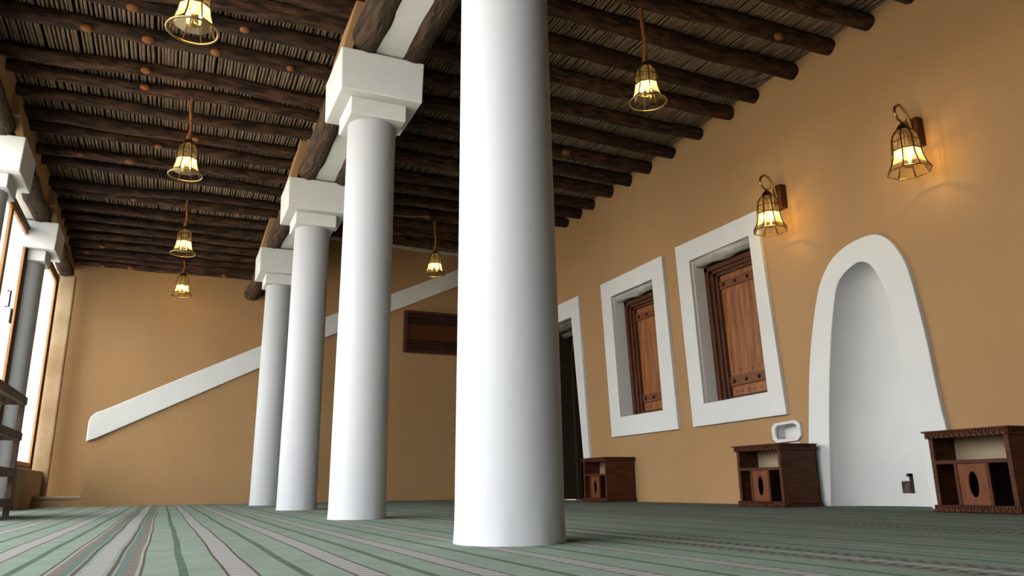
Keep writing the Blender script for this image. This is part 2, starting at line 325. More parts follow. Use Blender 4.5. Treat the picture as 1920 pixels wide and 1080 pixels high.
def niche():
    g = empty('prayer_niche', (XR, 4.93, 0)); L = g.location[:]
    tag(g, 'tall white plastered arched prayer niche hollowed into the tan right wall', 'niche')
    r = MB(); ring(r, MO, MI, XR - 0.05, XR + 0.01, closed=False); r.build('surround', WHITE, g, L, bevel=0.008)
    r = MB(); rows = []; n = len(MI); half = n // 2; ns = 16
    # horizontal half-ellipse rows between the far and near jambs
    def yat(z, far):
        pts = MI[:half + 1] if far else MI[half:][::-1]
        for a, b in zip(pts, pts[1:]):
            if a[1] <= z <= b[1]: return a[0] + (b[0] - a[0]) * (z - a[1]) / max(1e-6, b[1] - a[1])
        return pts[-1][0]
    zt = MI[half][1] - 0.0005
    for z in [0, 0.3, 0.6, 0.9, 1.2, 1.5, 1.7, 1.85, 1.95, 2.03, 2.08, 2.11, 2.135, 2.155, 2.17, 2.18, 2.186, zt]:
        a, b = yat(z, True), yat(z, False); yc = (a + b) / 2; hw = (a - b) / 2; d = 0.42 * min(1, (hw / 0.40)) ** 0.8
        d = min(d, 0.52)
        rows.append([(XR + d * math.sin(math.pi * k / ns), yc + hw * math.cos(math.pi * k / ns), z) for k in range(ns + 1)])
    rows[0] = [(p[0], p[1], 0.0) for p in rows[0]]; rows.append([(XR, p[1], p[2] + 0.0004) for p in rows[-1]])
    r.rings(rows, closed=False, caps=False); r.build('recess', WHITE, g, L, smooth=True)
niche()
def pniche():
    g = empty('wall_recess', (XR, 5.965, 0.61)); L = g.location[:]
    tag(g, 'small white octagonal recess in the tan wall, above the cabinet left of the arched niche', 'niche')
    r = MB(); ring(r, VO, VI, XR - 0.035, XR + 0.01); r.build('rim', WHITE, g, L, bevel=0.012)
    r = MB(); sides(r, VI, XR, XR + 0.10); r.add([(XR + 0.10, *p) for p in VI], [tuple(range(8))]); r.build('basin', WHITE, g, L)
    r = MB(); r.box(XR - 0.05, XR + 0.0, 5.775, 5.93, 0.585, 0.607); r.build('ledge', WHITE, g, L, bevel=0.006)
pniche()
# broken socket in the niche
g = MB(); cx, cy, cz = 6.166, 4.99, 0.20
nx = Vector((-1, 0, 0)); tx = Vector((0, -1, 0))
def npt(a, b, d): p = Vector((cx, cy, cz)) + tx * a + nx * d; return (p.x, p.y, p.z + b)
def nbox(mb, a0, a1, b0, b1, d0, d1): mb.hexa([npt(a0, b0, d0), npt(a1, b0, d0), npt(a1, b0, d1), npt(a0, b0, d1), npt(a0, b1, d0), npt(a1, b1, d0), npt(a1, b1, d1), npt(a0, b1, d1)])
so = empty('wall_socket', (cx, cy, cz)); tag(so, 'small broken wall socket with dark box, low inside the white arched niche', 'socket')
nbox(g, -0.055, 0.055, -0.085, 0.02, -0.03, 0.012); g.build('stained_plate', SOCK, so, so.location[:])
g = MB(); nbox(g, 0.035, 0.06, -0.085, 0.085, -0.03, 0.016); nbox(g, 0.01, 0.06, 0.06, 0.085, -0.03, 0.016); g.build('black_box_edge', BLACKP, so, so.location[:])

# ------------------------------------------------------------------ back wall, stair balustrade, alcove
g = MB(); g.prism([(-1.06, -0.03), (5.9, -0.03), (5.9, 4.8), (1.45, 4.8), (1.45, 2.55), (-0.97, 1.33), (-1.06, 1.22)], 1, YB, YB + 0.18); struct(g.build('wall_back', TAN))
band = [(-1.085, 0.92), (-0.95, 0.975), (0.2, 1.575), (1.27, 2.13), (2.3, 2.70), (3.44, 3.25), (4.68, 3.83), (5.745, 4.33), (5.745, 4.66), (4.68, 4.16), (3.43, 3.575), (2.28, 3.055), (1.24, 2.48), (0.2, 1.955), (-0.90, 1.385), (-1.00, 1.345), (-1.065, 1.28), (-1.085, 1.20)]
g = MB(); g.prism(band, 1, YB - 0.04, YB + 0.005); g.prism([(-1.085, 1.20), (-1.065, 1.28), (-1.00, 1.345), (-0.90, 1.385), (0.2, 1.955), (1.24, 2.48), (1.44, 2.58), (1.44, 2.50), (-0.95, 1.29), (-1.03, 1.15)], 1, YB - 0.0, YB + 0.20)
struct(g.build('trim_1', WHITE, bevel=0.01))
g = MB(); g.box(-2.3, 1.6, YA, YA + 0.2, -0.03, 4.6); struct(g.build('wall_alcove', TAN))
g = MB(); g.box(1.45, 1.6, YB + 0.18, YA, -0.03, 4.8); struct(g.build('wall_alcove_side', TAN))
st = empty('staircase', (-1.0, 13.8, 0)); tag(st, 'tan plastered staircase climbing rightwards behind the white-capped sloping wall', 'stairs')
g = MB(); g.box(-1.70, -1.07, YB + 0.19, 13.84, -0.012, 0.10); g.build('bottom_step', TANR, st, st.location[:], bevel=0.01)
g = MB(); g.box(-1.70, -1.04, YB + 0.185, 13.84, 0.10, 0.145); g.build('tread_slab', pmat('worn_pale_tread', (0.36, 0.29, 0.20), 0.8, 0.15, 5), st, st.location[:], bevel=0.008)
g = MB()
for k in range(7): g.box(-1.08 + 0.33 * k, -1.08 + 0.33 * (k + 1), YB + 0.185, YA - 0.005, 0.0, 0.30 + 0.165 * k)
g.build('stair_flight', TANR, st, st.location[:])
g = MB(); g.box(-1.105, -1.08, YB + 0.19, 13.8, 0.145, 0.30); g.build('riser_post', TANR, st, st.location[:])
# left wall: end pier, low sill, beam face
g = MB(); g.box(-2.3, -1.62, 13.85, 13.97, -0.03, 3.66); struct(g.build('wall_left_pier', TANR, bevel=0.03, bseg=3))  # thin pier: unseen gap behind it added to let daylight reach the alcove
g = MB(); g.box(-2.15, -1.70, 11.60, 13.86, -0.03, 0.52); struct(g.build('wall_left_sill', TANR, bevel=0.012))
LROW = [2.90, 5.75, 8.60, 11.35]; RROW = [2.93, 5.76, 8.60, 11.40]
g = MB(); g.box(-2.25, -1.74, -9.0, YA, 3.88, 4.75); g.box(-2.25, -1.74, -9.0, -1.0, -0.03, 3.88)  # unseen solid stretch behind the viewer, length set to limit incoming daylight
struct(g.build('wall_left_beam', TAN, bevel=0.01))
g = MB(); g.box(1.20, 1.60, -9.0, YB + 0.1, 3.88, 4.75); g.box(1.20, 1.46, YB, YA, 3.88, 4.6)
struct(g.build('wall_middle_beam', TAN, bevel=0.01))
g = MB(); g.box(1.26, 1.50, -1.0, YB + 0.1, 3.66, 3.80); struct(g.build('trim_2', WHITE))
g = MB(); g.box(-2.0, -1.83, 2.5, 13.9, 3.66, 3.80); struct(g.build('trim_3', WHITE))
g = MB(); g.box(-2.3, 6.0, -9.2, -9.0, -0.05, 4.8); struct(g.build('wall_front', TAN))
for i, y in enumerate(RROW): g = MB(); g.frustum((0.99, 1.07, y - 0.325, y + 0.31, 3.64), (1.09, 1.24, y - 0.30, y + 0.29, 4.12)); struct(g.build('trim_%d' % (4 + i), TAN, bevel=0.01))
for i, y in enumerate(LROW): g = MB(); g.frustum((-1.65, -1.585, y - 0.31, y + 0.31, 3.64), (-1.9, -1.69, y - 0.31, y + 0.31, 4.1)); struct(g.build('trim_%d' % (8 + i), TAN, bevel=0.01))

# ------------------------------------------------------------------ ceilings
random.seed(5)
def reeds(x0, x1, y0, y1, z, name, par):
    g = MB(); x = x0; n = 26
    while x < x1:
        r = random.uniform(0.0105, 0.0155); a = random.uniform(0, 6); zz = z + random.uniform(0, 0.006); rs = []; sk = random.uniform(-0.01, 0.01)
        for j in range(n + 1):
            t = j / n; y = y0 + (y1 - y0) * t; cx_ = x + 0.004 * math.sin(y * 1.3 + a) + sk * (t - 0.5); cz_ = zz + 0.004 * math.sin(y * 0.9 + 2 * a)
            rs.append([(cx_ + r * math.cos(q), y, cz_ - r * math.sin(q)) for q in (-0.2, math.pi * 0.22, math.pi * 0.5, math.pi * 0.78, math.pi + 0.2)])
        g.rings(rs, closed=False, caps=False); x += 2 * r + random.choice((0.003, 0.006, 0.010, 0.015))
    return g.build(name, REED, par, smooth=True)
g = MB(); g.box(-2.1, 1.3, -9.0, YA + 0.1, 4.33, 4.5); g.box(1.3, 6.0, -9.0, YB + 0.2, 4.61, 4.85); cl = struct(g.build('ceiling', DARKGAP))
reeds(-1.78, 1.24, 1.5, YA, 4.27, 'reed_matting', cl); reeds(1.56, 5.80, 0.8, YB, 4.565, 'reed_matting', cl)
def logmesh(L_, r0, r1, seed, bend=0.03, nz=0.10, seg=16, n=34):
    rnd = random.Random(seed); ph = [rnd.uniform(0, 6.28) for _ in range(12)]; rs = []
    for i in range(n + 1):
        t = i / n; x = -L_ / 2 + L_ * t; r = r0 + (r1 - r0) * t
        oy = bend * (math.sin(t * 3.3 + ph[0]) + 0.5 * math.sin(t * 8 + ph[1]) + 0.2 * math.sin(t * 19 + ph[9])); oz = 0.45 * bend * (math.sin(t * 4 + ph[2]) + 0.5 * math.sin(t * 9 + ph[3]))
        row = []
        for k in range(seg):
            a = 2 * math.pi * k / seg
            q = 1 + nz * (0.5 * math.sin(2 * a + ph[4] + t * 3) + 0.35 * math.sin(3 * a + ph[5] - t * 7) + 0.3 * math.sin(5 * a + ph[6] + t * 13) + 0.25 * math.sin(t * 23 + ph[7] + a) + 0.2 * math.sin(t * 41 + ph[8] + 3 * a))
            row.append((x, oy + r * q * math.cos(a), oz + r * q * math.sin(a)))
        rs.append(row)
    g = MB(); g.rings(rs); return g, rs
def ordinal(n): return {1: 'first', 2: 'second', 3: 'third'}.get(n, ['', '', '', '', 'fourth', 'fifth', 'sixth', 'seventh', 'eighth', 'ninth', 'tenth', 'eleventh', 'twelfth', 'thirteenth', 'fourteenth', 'fifteenth', 'sixteenth', 'seventeenth', 'eighteenth', 'nineteenth', 'twentieth', 'twenty-first', 'twenty-second', 'twenty-third', 'twenty-fourth', 'twenty-fifth', 'twenty-sixth', 'twenty-seventh'][n])
def knot(o, loc, r, par_seed):
    rnd = random.Random(par_seed); k = MB(); k.ball(loc, r, 1.15, 0.8, 0.75, 10); b = k.build('knot', KNOT, o, (0, 0, 0), smooth=True); b['label'] = 'orange cut knot'
LY = [4.35, 4.85, 5.30, 5.72, 6.06, 6.39, 6.86, 7.48, 7.82, 8.31, 8.86, 9.23, 9.80, 10.21, 10.87, 11.20, 11.78, 12.26, 12.74, 13.10, 13.46, 13.78, 14.04, 14.28]
LK = {5: [(-0.6, 0), (0.29, 0)], 6: [(-0.49, 0), (0.08, 0), (0.75, -.3), (-0.98, 0)], 7: [(-0.52, .3)], 8: [(-0.54, 0.3)], 10: [(-0.02, 0)], 12: [(-1.28, 0), (-0.74, 0)], 11: [(-0.41, 0)], 15: [(-0.74, 0)], 20: [(-1.26, 0)], 23: [(-0.86, 0), (-1.3, 0), (0.68, 0)], 21: [(-1.5, 0)]}
SL = {4: -0.06, 5: -0.03}
for i, y in enumerate(LY):
    seed = 100 + i; rnd = random.Random(seed); r = rnd.uniform(0.068, 0.084) if i < 8 else rnd.uniform(0.060, 0.072)
    if i in (4,): r = 0.10
    if i > 15: r = rnd.uniform(0.062, 0.072)
    g, rs = logmesh(3.02, r, r * rnd.uniform(0.88, 1.0), seed, bend=0.036 if i < 15 else 0.018, nz=0.11)
    o = g.build('ceiling_log', BARKX, smooth=True); zc = 4.125 + r - max(0, i - 18) * 0.034
    o.location = (-0.27, y, zc); o.rotation_euler = (0, 0, SL.get(i, -0.02 + rnd.uniform(-0.012, 0.012)) + (math.pi if i % 2 else 0))
    fl = -1 if i % 2 else 1
    for (kx, dz) in LK.get(i, []):
        knot(o, (fl * (kx + 0.27), fl * -0.062, -r * 0.72 + dz * r), rnd.uniform(0.035, 0.05), seed)
    nth = len(LY) - i
    tag(o, f'brown bark ceiling log over the left aisle, {ordinal(nth)} counted from the far alcove wall' if nth > 1 else 'brown bark ceiling log over the left aisle, touching the far alcove wall', 'log', 'ceiling logs over the left aisle')
RY = [2.45, 2.95, 3.45, 3.93, 4.41, 4.90, 5.39, 5.92, 6.39, 6.96, 7.52, 8.06, 8.58, 9.05, 9.65, 10.08, 10.5, 11.03, 11.5, 11.95, 12.38]
RK = {5: [5.06], 17: [3.47], 8: [3.0], 11: [4.4]}
for i, y in enumerate(RY):
    seed = 300 + i; rnd = random.Random(seed); r = rnd.uniform(0.080, 0.095)
    g, rs = logmesh(4.36, r, r * rnd.uniform(0.9, 1.0), seed, bend=0.030, nz=0.10)
    o = g.build('ceiling_log', BARKX, smooth=True); o.location = (3.64, y, 4.39 + r); o.rotation_euler = (0, 0, rnd.uniform(-0.008, 0.008))
    for kx in RK.get(i, []): knot(o, (kx - 3.64, -0.07, -r * 0.7), 0.05, seed)
    nth = len(RY) - i
    tag(o, f'dark ceiling log over the right hall, {ordinal(nth)} counted from the back wall', 'log', 'ceiling logs over the right hall')
g, rs = logmesh(4.3, 0.045, 0.04, 77, bend=0.02, nz=0.05); o = g.build('ceiling_pole', PALELOG, smooth=True); o.location = (3.64, 12.72, 4.44)
tag(o, 'thin whitewashed ceiling pole along the top of the back wall above the stair band', 'pole')
g = MB(); g.tube([(2.35 + 1.12 * t / 12, 10.84 + 0.012 * math.sin(t), 4.37 - 0.05 * math.sin(math.pi * t / 12)) for t in range(13)], 0.005, 6); o = g.build('electric_cable', PALELOG, smooth=True)
tag(o, 'thin pale cable drooping under the dark right ceiling near the small bell lantern', 'cable')
def girder(xs, row, ends, side, far, fat):
    ys = [ends[0]] + row + [ends[1]]
    for (x, r, which) in xs:
        for k, (a, b) in enumerate(zip(ys, ys[1:])):
            seed = int(abs(x) * 1000) + k; a2 = a + (0.23 if k else 0); b2 = b - (0.23 if k < len(ys) - 2 else 0)
            g, rs = logmesh(b2 - a2, r, r * 0.95, seed, bend=0.010, nz=0.08, n=24)
            for i in range(len(g.v)): g.v[i] = (g.v[i][1], g.v[i][0], g.v[i][2])
            o = g.build('girder_log', BARKY, smooth=True); o.location = (x, (a2 + b2) / 2, 3.62 + r)
            d = [f'resting on the nearest {side} capital', f'between the first and second {side} capitals', f'between the second and third {side} capitals', f'between the third and fourth {side} capitals', f'from the fourth {side} capital to the {far}'][k]
            tag(o, f'{which} rough girder log {d}', 'log', f'girder logs over the {side} columns')
girder([(1.19, 0.125, 'left'), (1.565, 0.125, 'right')], RROW, (0.5, 12.95), 'middle-row', 'back wall', 0)
girder([(-1.77, 0.12, 'inner'), (-2.06, 0.12, 'outer')], LROW, (0.5, 14.0), 'window-side', 'end pier', 0)
g, rs = logmesh(1.44, 0.13, 0.125, 991, bend=0.012, nz=0.08)
for i in range(len(g.v)): g.v[i] = (g.v[i][1], g.v[i][0], g.v[i][2])
o = g.build('girder_log', BARKY, smooth=True); o.location = (1.19, 13.69, 3.72); tag(o, 'short girder log stub beyond the farthest middle-row column, running to the alcove wall', 'log', 'girder logs over the middle-row columns')

# ------------------------------------------------------------------ columns
def column(x, y, seed, label, group, rb=0.218, rt=0.203):
    rnd = random.Random(seed); ph = [rnd.uniform(0, 6.28) for _ in range(8)]
    e = empty('column', (x, y, 0)); L = e.location[:]
    tag(e, label, 'column', group)
    g = MB(); rs = []; seg = 56; n = 44
    for i in range(n + 1):
        t = i / n; z = -0.010 + 3.16 * t; r = rb + (rt - rb) * min(1, t * 1.15)
        if i == 0: r *= 1.02
        row = []
        for k in range(seg):
            a = 2 * math.pi * k / seg
            q = 1 + 0.006 * math.sin(2 * a + ph[0] + t * 4) + 0.004 * math.sin(3 * a + ph[1] - t * 9) + 0.003 * math.sin(7 * t + ph[2])
            if i < 2: q += 0.006 * math.sin(9 * a + ph[3]) + 0.004 * math.sin(17 * a + ph[4])
            row.append((x + r * q * math.cos(a), y + r * q * math.sin(a), z))
        rs.append(row)
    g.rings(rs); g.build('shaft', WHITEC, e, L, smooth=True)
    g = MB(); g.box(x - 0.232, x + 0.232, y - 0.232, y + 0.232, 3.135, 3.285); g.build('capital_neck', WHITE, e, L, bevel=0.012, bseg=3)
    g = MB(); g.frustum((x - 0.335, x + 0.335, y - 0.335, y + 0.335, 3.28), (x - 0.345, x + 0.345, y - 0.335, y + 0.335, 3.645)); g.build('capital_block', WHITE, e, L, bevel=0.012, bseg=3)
    return e
D = ['thick white plaster column nearest the viewer, its capital out of view', 'second white column of the middle row, with a large stepped capital', 'third white column of the middle row, partly behind the second', 'farthest slim-looking white column of the middle row, beside the stair wall']
for i, y in enumerate(RROW): c = column(1.30 if i == 0 else 1.325, y, 40 + i, D[i], 'white columns of the middle row', 0.223 if i == 0 else 0.208, 0.208 if i == 0 else 0.198)
D = ['white column of the window row, nearest and out of view', 'white column of the window row, second and out of view', 'white window-row column cut by the left picture edge, only its capital showing', 'white window-row column standing between the two glazed frames']
for i, y in enumerate(LROW):
    if i < 1: continue
    column(-1.91, y, 60 + i, D[i], 'white columns of the window row', 0.215, 0.205)

# ------------------------------------------------------------------ glazed frames on the left
def glazed(name, y0, y1, z0, z1, x, door=False):
    e = empty(name, (x, (y0 + y1) / 2, z0)); struct(e); L = e.location[:]
    g = MB(); t = 0.045
    g.box(x - 0.05, x + 0.05, y0, y0 + t, z0, z1); g.box(x - 0.05, x + 0.05, y1 - t, y1, z0, z1); g.box(x - 0.05, x + 0.05, y0 + t, y1 - t, z1 - t, z1)
    if not door: g.box(x - 0.05, x + 0.05, y0 + t, y1 - t, z0, z0 + t)
    g.build('outer_frame', DKFR, e, L, bevel=0.004)
    g = MB(); t2 = 0.06; a, b, c, d = y0 + t + 0.004, y1 - t - 0.004, z0 + (0.02 if door else t + 0.004), z1 - t - 0.004
    mid = (a + b) / 2
    for p, q in (((a, mid - 0.004), (mid + 0.004, b)) if door else ((a, b),)):
        g.box(x - 0.025, x + 0.03, p, p + t2, c, d); g.box(x - 0.025, x + 0.03, q - t2, q, c, d); g.box(x - 0.025, x + 0.03, p + t2, q - t2, d - t2, d); g.box(x - 0.025, x + 0.03, p + t2, q - t2, c, c + t2)
    s = g.build('sash', PINE, e, L, bevel=0.005)
    g = MB()
    for p, q in (((a, mid), (mid, b)) if door else ((a, b),)): g.add([(x, p + 0.03, c + 0.03), (x, q - 0.03, c + 0.03), (x, q - 0.03, d - 0.03), (x, p + 0.03, d - 0.03)], [(0, 1, 2, 3)])
    g.build('glass_pane', GLASS, e, L)
    return e, L
e, L = glazed('door_2', 8.83, 11.14, 0.0, 3.55, -1.93, True)
g = MB(); g.box(-1.905, -1.885, 10.73, 10.80, 2.22, 2.40); g.build('lock_plate', BLACKP, e, L, bevel=0.004)
g = MB(); g.tube([(-1.885, 10.30, 2.33), (-1.85, 10.30, 2.33), (-1.85, 10.30, 2.52), (-1.885, 10.30, 2.52)], 0.010, 8); g.build('handle', BLACKP, e, L, smooth=True)
glazed('window_3', 11.56, 13.62, 0.525, 3.55, -1.87)
g = MB(); g.box(-22, -2.3, -12, 34, -0.2, -0.02); struct(g.build('floor_courtyard', YARD))
g = MB(); g.box(-2.76, -2.3, 16.0, 16.4, -0.05, 6.0); struct(g.build('wall_courtyard', YWALL))
g = MB(); g.box(-22.4, -22.0, -12, 34, -0.1, 2.2); struct(g.build('wall_low_sky_block', TAN))  # unseen wall added to cut low sky light reaching the hall

# ------------------------------------------------------------------ lanterns
LP = [(0.158, 0.0), (0.130, 0.048), (0.111, 0.108), (0.103, 0.168), (0.101, 0.240), (0.095, 0.282), (0.074, 0.322), (0.040, 0.350)]
def lantern(root, org, s, rim_round, faces=8):
    X, Y, Z = org; L = root.location[:]
    A = [2 * math.pi * (k + 0.5) / faces for k in range(faces)]
    def pt(r, z, a): return (X + s * r * math.cos(a), Y + s * r * math.sin(a), Z + s * z)
    g = MB()
    for a in A: g.tube([pt(r, z, a) for r, z in LP], 0.0052 * s, 6)
    for idx in (3, 4): 
        for k in range(faces): g.tube([pt(*LP[idx], A[k]), pt(*LP[idx], A[(k + 1) % faces])], 0.005 * s, 6)
    g.build('came_frame', DBRASS, root, L, smooth=True)
    g = MB()
    if rim_round: g.tube([pt(0.160, 0, 2 * math.pi * k / 32) for k in range(32)], 0.0085 * s, 8, loop=True)
    else:
        for k in range(faces): g.tube([pt(*LP[0], A[k]), pt(*LP[0], A[(k + 1) % faces])], 0.006 * s, 6)
    g.build('rim', BRASS, root, L, smooth=True)
    g = MB(); g.rings([[pt(r * 0.985, z, a) for a in A] for r, z in LP], caps=False); g.m = [1 if (k // faces) in (1, 2) else 0 for k in range(len(g.f))]; g.build('glass_shade', [LGLASS, LGLOW], root, L)
    g = MB(); g.lathe([(0.055 * s, Z + 0.338 * s), (0.046 * s, Z + 0.365 * s), (0.026 * s, Z + 0.392 * s), (0.012 * s, Z + 0.405 * s)], (X, Y), 16); g.build('cap', DBRASS, root, L, smooth=True)
    g = MB(); g.lathe([(0.010 * s, Z + 0.030 * s), (0.028 * s, Z + 0.038 * s), (0.022 * s, Z + 0.053 * s), (0.006 * s, Z + 0.058 * s), (0.006 * s, Z + 0.34 * s)], (X, Y), 12)
    for k in range(3):
        a = 2 * math.pi * k / 3 + 0.4; c = pt(0.047, 0.055, a); g.tube([(X, Y, Z + 0.045 * s), (c[0], c[1], c[2] - 0.01 * s), c], 0.006 * s, 6)
    g.build('bulb_holder', BRASS, root, L, smooth=True)
    for k in range(3):
        a = 2 * math.pi * k / 3 + 0.4; c = pt(0.047, 0.055, a)
        g = MB(); g.lathe([(0.012 * s, c[2]), (0.012 * s, c[2] + 0.05 * s)], c[:2], 12); cs = g.build('candle_sleeve', CANDLE, root, L, smooth=True)
        g = MB(); g.lathe([(0.009 * s, c[2] + 0.05 * s), (0.016 * s, c[2] + 0.066 * s), (0.013 * s, c[2] + 0.085 * s), (0.003 * s, c[2] + 0.11 * s)], c[:2], 12); g.build('bulb', BULB, cs, L, smooth=True)
    ld = bpy.data.lights.new('lantern_light', 'POINT'); lo = bpy.data.objects.new('lantern_light', ld); COL.objects.link(lo); lo.parent = root
    ld.energy = LANT; ld.color = (1.0, 0.68, 0.30); ld.shadow_soft_size = 0.02; ld.specular_factor = 0.0; lo.location = (X - L[0], Y - L[1], Z - L[2] + 0.125 * s)
LANT = 5.0
def pendant(x, y, zr, ztop, label, group):
    root = empty('pendant_lantern', (x, y, ztop)); tag(root, label, 'lamp', group)
    lantern(root, (x, y, zr), 1.0, True); L = root.location[:]
    zc = zr + 0.395; g = MB(); n = 60
    for sft in (0, 2.094, 4.189):
        g.tube([(x + 0.009 * math.cos(sft + i * 0.62) + 0.01 * math.sin(i * 0.1), y + 0.009 * math.sin(sft + i * 0.62), zc + (ztop + 0.03 - zc) * i / n) for i in range(n + 1)], 0.0105, 6)
    g.lathe([(0.03, zc - 0.01), (0.024, zc + 0.03), (0.016, zc + 0.07)], (x, y), 10)
    r = g.build('rope', ROPE, root, L, smooth=True)
    return root
PG = 'rope-hung bell lanterns'
pendant(-0.10, 4.86, 3.155, 4.135, 'bell-shaped glass lantern at the top edge, nearest in the left aisle row', PG)
pendant(-0.085, 7.83, 3.305, 4.14, 'rope-hung bell lantern, second nearest in the left aisle row', PG)
pendant(-0.045, 10.88, 3.36, 4.14, 'rope-hung bell lantern, third in the left aisle row', PG)
pendant(-0.01, 13.72, 3.44, 4.14, 'rope-hung bell lantern, farthest of the left aisle row, in front of the alcove wall', PG)
p = pendant(3.565, 4.96, 3.455, 4.41, 'rope-hung bell lantern in the right hall, with a thin wire dangling below it', PG)
g = MB(); g.tube([(3.535, 4.98, 3.46), (3.53, 4.98, 3.22)], 0.0022, 5); g.build('pull_wire', WIRE, p, p.location[:])
pendant(3.635, 11.04, 3.49, 4.41, 'small bell lantern seen between two columns, hanging near the back wall', PG)
def sconce(y, label):
    root = empty('wall_lantern', (XR, y, 3.0)); tag(root, label, 'lamp', 'brass wall lanterns'); L = root.location[:]
    lantern(root, (5.47, y - 0.06, 2.73), 1.1, False)
    g = MB(); g.box(5.665, XR, y - 0.055, y + 0.055, 3.02, 3.285); g.build('wall_plate', CAB, root, L, bevel=0.008)
    g = MB(); pts = []
    for t, (px, pz) in enumerate([(5.67, 3.15), (5.635, 3.22), (5.59, 3.285), (5.53, 3.335), (5.46, 3.345), (5.41, 3.31), (5.395, 3.255), (5.42, 3.205), (5.47, 3.185), (5.515, 3.20), (5.535, 3.235)]): pts.append((px, y - 0.06 * min(1, t / 4), pz))
    g.tube(pts, [0.010, 0.0115, 0.0125, 0.0125, 0.0125, 0.0125, 0.0125, 0.012, 0.010, 0.007, 0.004], 10); g.build('scroll_arm', BRASS, root, L, smooth=True)
sconce(4.05, 'brass glass wall lantern on a scroll arm, higher right, above the prayer niche')
sconce(5.69, 'brass glass wall lantern on a scroll arm, overlapping the corner of the larger window surround')

# ------------------------------------------------------------------ cabinets
def cabinet(x, y0):     # front at x, near end at y0, runs towards +Y
    W_, Dp, H = 0.60, 0.44, 0.575
    root = empty('book_cabinet', (x, y0 + W_ / 2, 0)); L = root.location[:]; y1 = y0 + W_
    def mould(za, zb, flip):
        g = MB(); g.box(x - 0.015, x + Dp, y0 - 0.015, y1 + 0.015, za, zb)
        n = 26
        for k in range(n):
            yy = y0 - 0.012 + (W_ + 0.024) * (k + 0.5) / n; zc = zb - 0.013 if not flip else zb - 0.012
            g.box(x - 0.024, x - 0.014, yy - 0.0065, yy + 0.0065, zc - 0.009, zc + 0.009)
        m = 18
        for k in range(m):
            xx = x + 0.0 + Dp * (k + 0.5) / m; g.box(xx - 0.0065, xx + 0.0065, y0 - 0.024, y0 - 0.014, zb - 0.022, zb - 0.004)
        zr = za + 0.010; q = 15
        for k in range(q):
            yy = y0 - 0.012 + (W_ + 0.024) * (k + 0.5) / q; h = 0.010
            g.hexa([(x - 0.028, yy - 0.021, zr - h), (x - 0.012, yy - 0.021, zr - h), (x - 0.012, yy + 0.006, zr - h), (x - 0.028, yy + 0.006, zr - h), (x - 0.028, yy - 0.006, zr + h), (x - 0.012, yy - 0.006, zr + h), (x - 0.012, yy + 0.021, zr + h), (x - 0.028, yy + 0.021, zr + h)])
        g.box(x - 0.03, x + Dp, y0 - 0.03, y1 + 0.03, (zb if not flip else za - 0.0), (zb + 0.012) if not flip else za + 0.004)
        return g
    mould(0.520, 0.563, False).build('cornice', CAB, root, L, bevel=0.002, bseg=1)
    mould(0.004, 0.050, True).build('plinth', CAB, root, L, bevel=0.002, bseg=1)
    g = MB(); g.box(x + 0.02, x + Dp - 0.01, y0, y0 + 0.022, 0.05, 0.52); g.build('side_panel', CAB, root, L)
    g = MB(); g.box(x + 0.02, x + Dp - 0.01, y1 - 0.022, y1, 0.05, 0.52); g.build('side_panel', CAB, root, L)
    g = MB(); g.box(x, x + 0.02, y0, y0 + 0.034, 0.05, 0.52); g.box(x, x + 0.02, y1 - 0.034, y1, 0.05, 0.52); g.box(x, x + 0.02, y0 + 0.034, y1 - 0.034, 0.335, 0.362)
    g.box(x, x + 0.02, y0 + 0.17, y0 + 0.195, 0.05, 0.335); g.box(x, x + 0.02, y1 - 0.195, y1 - 0.17, 0.05, 0.335); g.build('face_frame', CAB, root, L, bevel=0.003)
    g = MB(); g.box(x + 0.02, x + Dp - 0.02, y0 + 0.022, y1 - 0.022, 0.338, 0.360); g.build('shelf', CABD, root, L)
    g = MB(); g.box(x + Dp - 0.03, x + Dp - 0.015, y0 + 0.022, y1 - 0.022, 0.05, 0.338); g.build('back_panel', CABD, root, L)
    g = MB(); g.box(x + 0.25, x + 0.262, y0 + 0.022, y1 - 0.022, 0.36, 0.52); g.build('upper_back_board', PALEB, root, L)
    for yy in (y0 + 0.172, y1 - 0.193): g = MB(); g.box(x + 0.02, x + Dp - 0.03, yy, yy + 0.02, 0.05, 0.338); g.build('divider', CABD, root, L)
    # door panel with an oval hole
    ya, yb, za, zb = y0 + 0.196, y1 - 0.196, 0.052, 0.333; yc, zc = (ya + yb) / 2, (za + zb) / 2; n = 32; O = []; I = []
    for k in range(n):
        a = 2 * math.pi * k / n; ca, sa = math.cos(a), math.sin(a); t = min((yb - ya) / 2 / max(1e-6, abs(ca)), (zb - za) / 2 / max(1e-6, abs(sa)))
        O.append((yc + t * ca, zc + t * sa)); I.append((yc + 0.036 * ca, zc + 0.088 * sa))
    for cy_, cz_ in ((ya, za), (yb, za), (yb, zb), (ya, zb)):
        j = min(range(n), key=lambda q: (O[q][0] - cy_) ** 2 + (O[q][1] - cz_) ** 2); O[j] = (cy_, cz_)
    g = MB(); ring(g, O, I, x + 0.006, x + 0.018); d = g.build('door', DOORP, root, L)
    return root
CG_ = 'red-brown carved book cabinets'
c3 = cabinet(5.17, 3.36); tag(c3, 'red-brown carved book cabinet right of the arched niche, cut by the right picture edge', 'cabinet', CG_)
c2 = copy_tree(c3); c2.location = (5.19, 5.815, 0); tag(c2, 'red-brown carved book cabinet just left of the arched niche, below the small white recess', 'cabinet', CG_)
c1 = copy_tree(c3); c1.location = (5.29, 9.10, 0); tag(c1, 'red-brown carved book cabinet beside the dark doorway', 'cabinet', CG_)

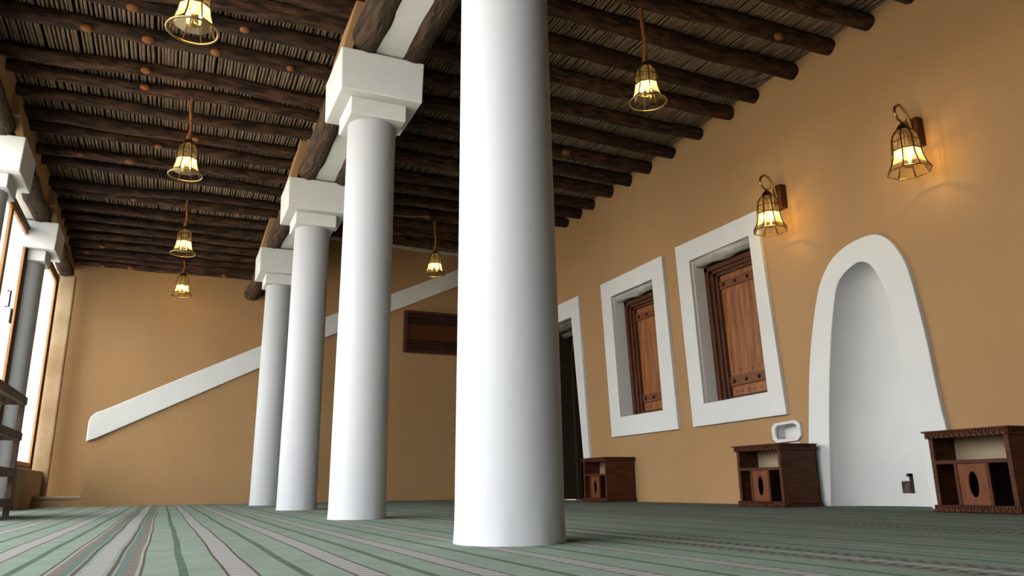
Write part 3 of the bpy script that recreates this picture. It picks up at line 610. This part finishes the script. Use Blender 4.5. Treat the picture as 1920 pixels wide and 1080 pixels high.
# ------------------------------------------------------------------ louvred grille on the back wall
e = empty('air_conditioner_grille', (4.4, YB, 2.9)); tag(e, 'dark wooden louvred grille cover below the white stair band on the back wall', 'grille'); L = e.location[:]
x0, x1, z0, z1 = 3.66, 5.12, 2.53, 3.29
g = MB(); y0, y1 = YB - 0.07, YB
g.box(x0, x0 + 0.06, y0, y1, z0, z1); g.box(x1 - 0.06, x1, y0, y1, z0, z1); g.box(x0 + 0.06, x1 - 0.06, y0, y1, z0, z0 + 0.045); g.box(x0 + 0.06, x1 - 0.06, y0, y1, z1 - 0.045, z1); g.build('frame', GRILLE, e, L, bevel=0.006)
for za, zb in ((2.59, 2.75), (3.07, 3.23)):
    g = MB(); n = 4
    for k in range(n):
        z = za + (zb - za) * k / n; g.hexa([(x0 + 0.06, y0 + 0.01, z), (x1 - 0.06, y0 + 0.01, z), (x1 - 0.06, y1 - 0.02, z + 0.02), (x0 + 0.06, y1 - 0.02, z + 0.02), (x0 + 0.06, y0 + 0.01, z + 0.014), (x1 - 0.06, y0 + 0.01, z + 0.014), (x1 - 0.06, y1 - 0.02, z + 0.034), (x0 + 0.06, y1 - 0.02, z + 0.034)])
    g.box((x0 + x1) / 2 - 0.01, (x0 + x1) / 2 + 0.01, y0 + 0.02, y1, za, zb); g.build('louvres', GRILLE, e, L)
g = MB(); g.box(x0 + 0.06, x1 - 0.06, y1 - 0.02, y1, z0 + 0.045, z1 - 0.045); g.build('back_board', CABD, e, L)
g = MB(); cl_ = 0.045; xa, xb, za, zb = x0 + 0.07, x1 - 0.07, 2.77, 3.05
for d in (-1, 1):
    hh = zb - za; k = -hh if d > 0 else 0.0
    while k < (xb - xa) + (0 if d > 0 else hh):
        t0, t1 = (max(0, -k / hh), min(1, (xb - xa - k) / hh)) if d > 0 else (max(0, (k - (xb - xa)) / hh), min(1, k / hh))
        if t1 - t0 > 0.03:
            a = (xa + k + d * hh * t0, za + hh * t0); b = (xa + k + d * hh * t1, za + hh * t1); dy = 0.004 if d > 0 else 0.0
            g.hexa([(a[0] - 0.006, y1 - 0.035 + dy, a[1]), (a[0] + 0.006, y1 - 0.035 + dy, a[1]), (a[0] + 0.006, y1 - 0.02, a[1]), (a[0] - 0.006, y1 - 0.02, a[1]), (b[0] - 0.006, y1 - 0.035 + dy, b[1]), (b[0] + 0.006, y1 - 0.035 + dy, b[1]), (b[0] + 0.006, y1 - 0.02, b[1]), (b[0] - 0.006, y1 - 0.02, b[1])])
        k += cl_
g.build('lattice', DOORP, e, L)

# ------------------------------------------------------------------ shoe rack at the left edge
e = empty('shoe_rack', (-1.45, 7.9, 0)); tag(e, 'weathered dark wooden open shelf rack standing at the left picture edge', 'shelf'); L = e.location[:]
xa, xb, ya, yb = -1.62, -1.30, 7.25, 8.74
for px_, py_ in ((xb - 0.05, yb - 0.05), (xa, yb - 0.05), (xb - 0.05, ya), (xa, ya)):
    g = MB(); g.box(px_, px_ + 0.05, py_, py_ + 0.05, 0, 1.10); g.build('post', RACK, e, L, bevel=0.004)
for z in (0.09, 0.36, 0.70, 1.04):
    g = MB(); g.box(xb - 0.035, xb + 0.012, ya, yb + 0.006, z, z + 0.075); g.box(xa - 0.012, xa + 0.035, ya, yb + 0.006, z, z + 0.075); g.box(xa + 0.03, xb - 0.03, yb - 0.04, yb + 0.006, z, z + 0.075)
    for k in range(4): g.box(xa + 0.03 + k * 0.07, xa + 0.03 + k * 0.07 + 0.055, ya, yb - 0.04, z + 0.055, z + 0.070)
    g.build('shelf', RACK, e, L, bevel=0.004)
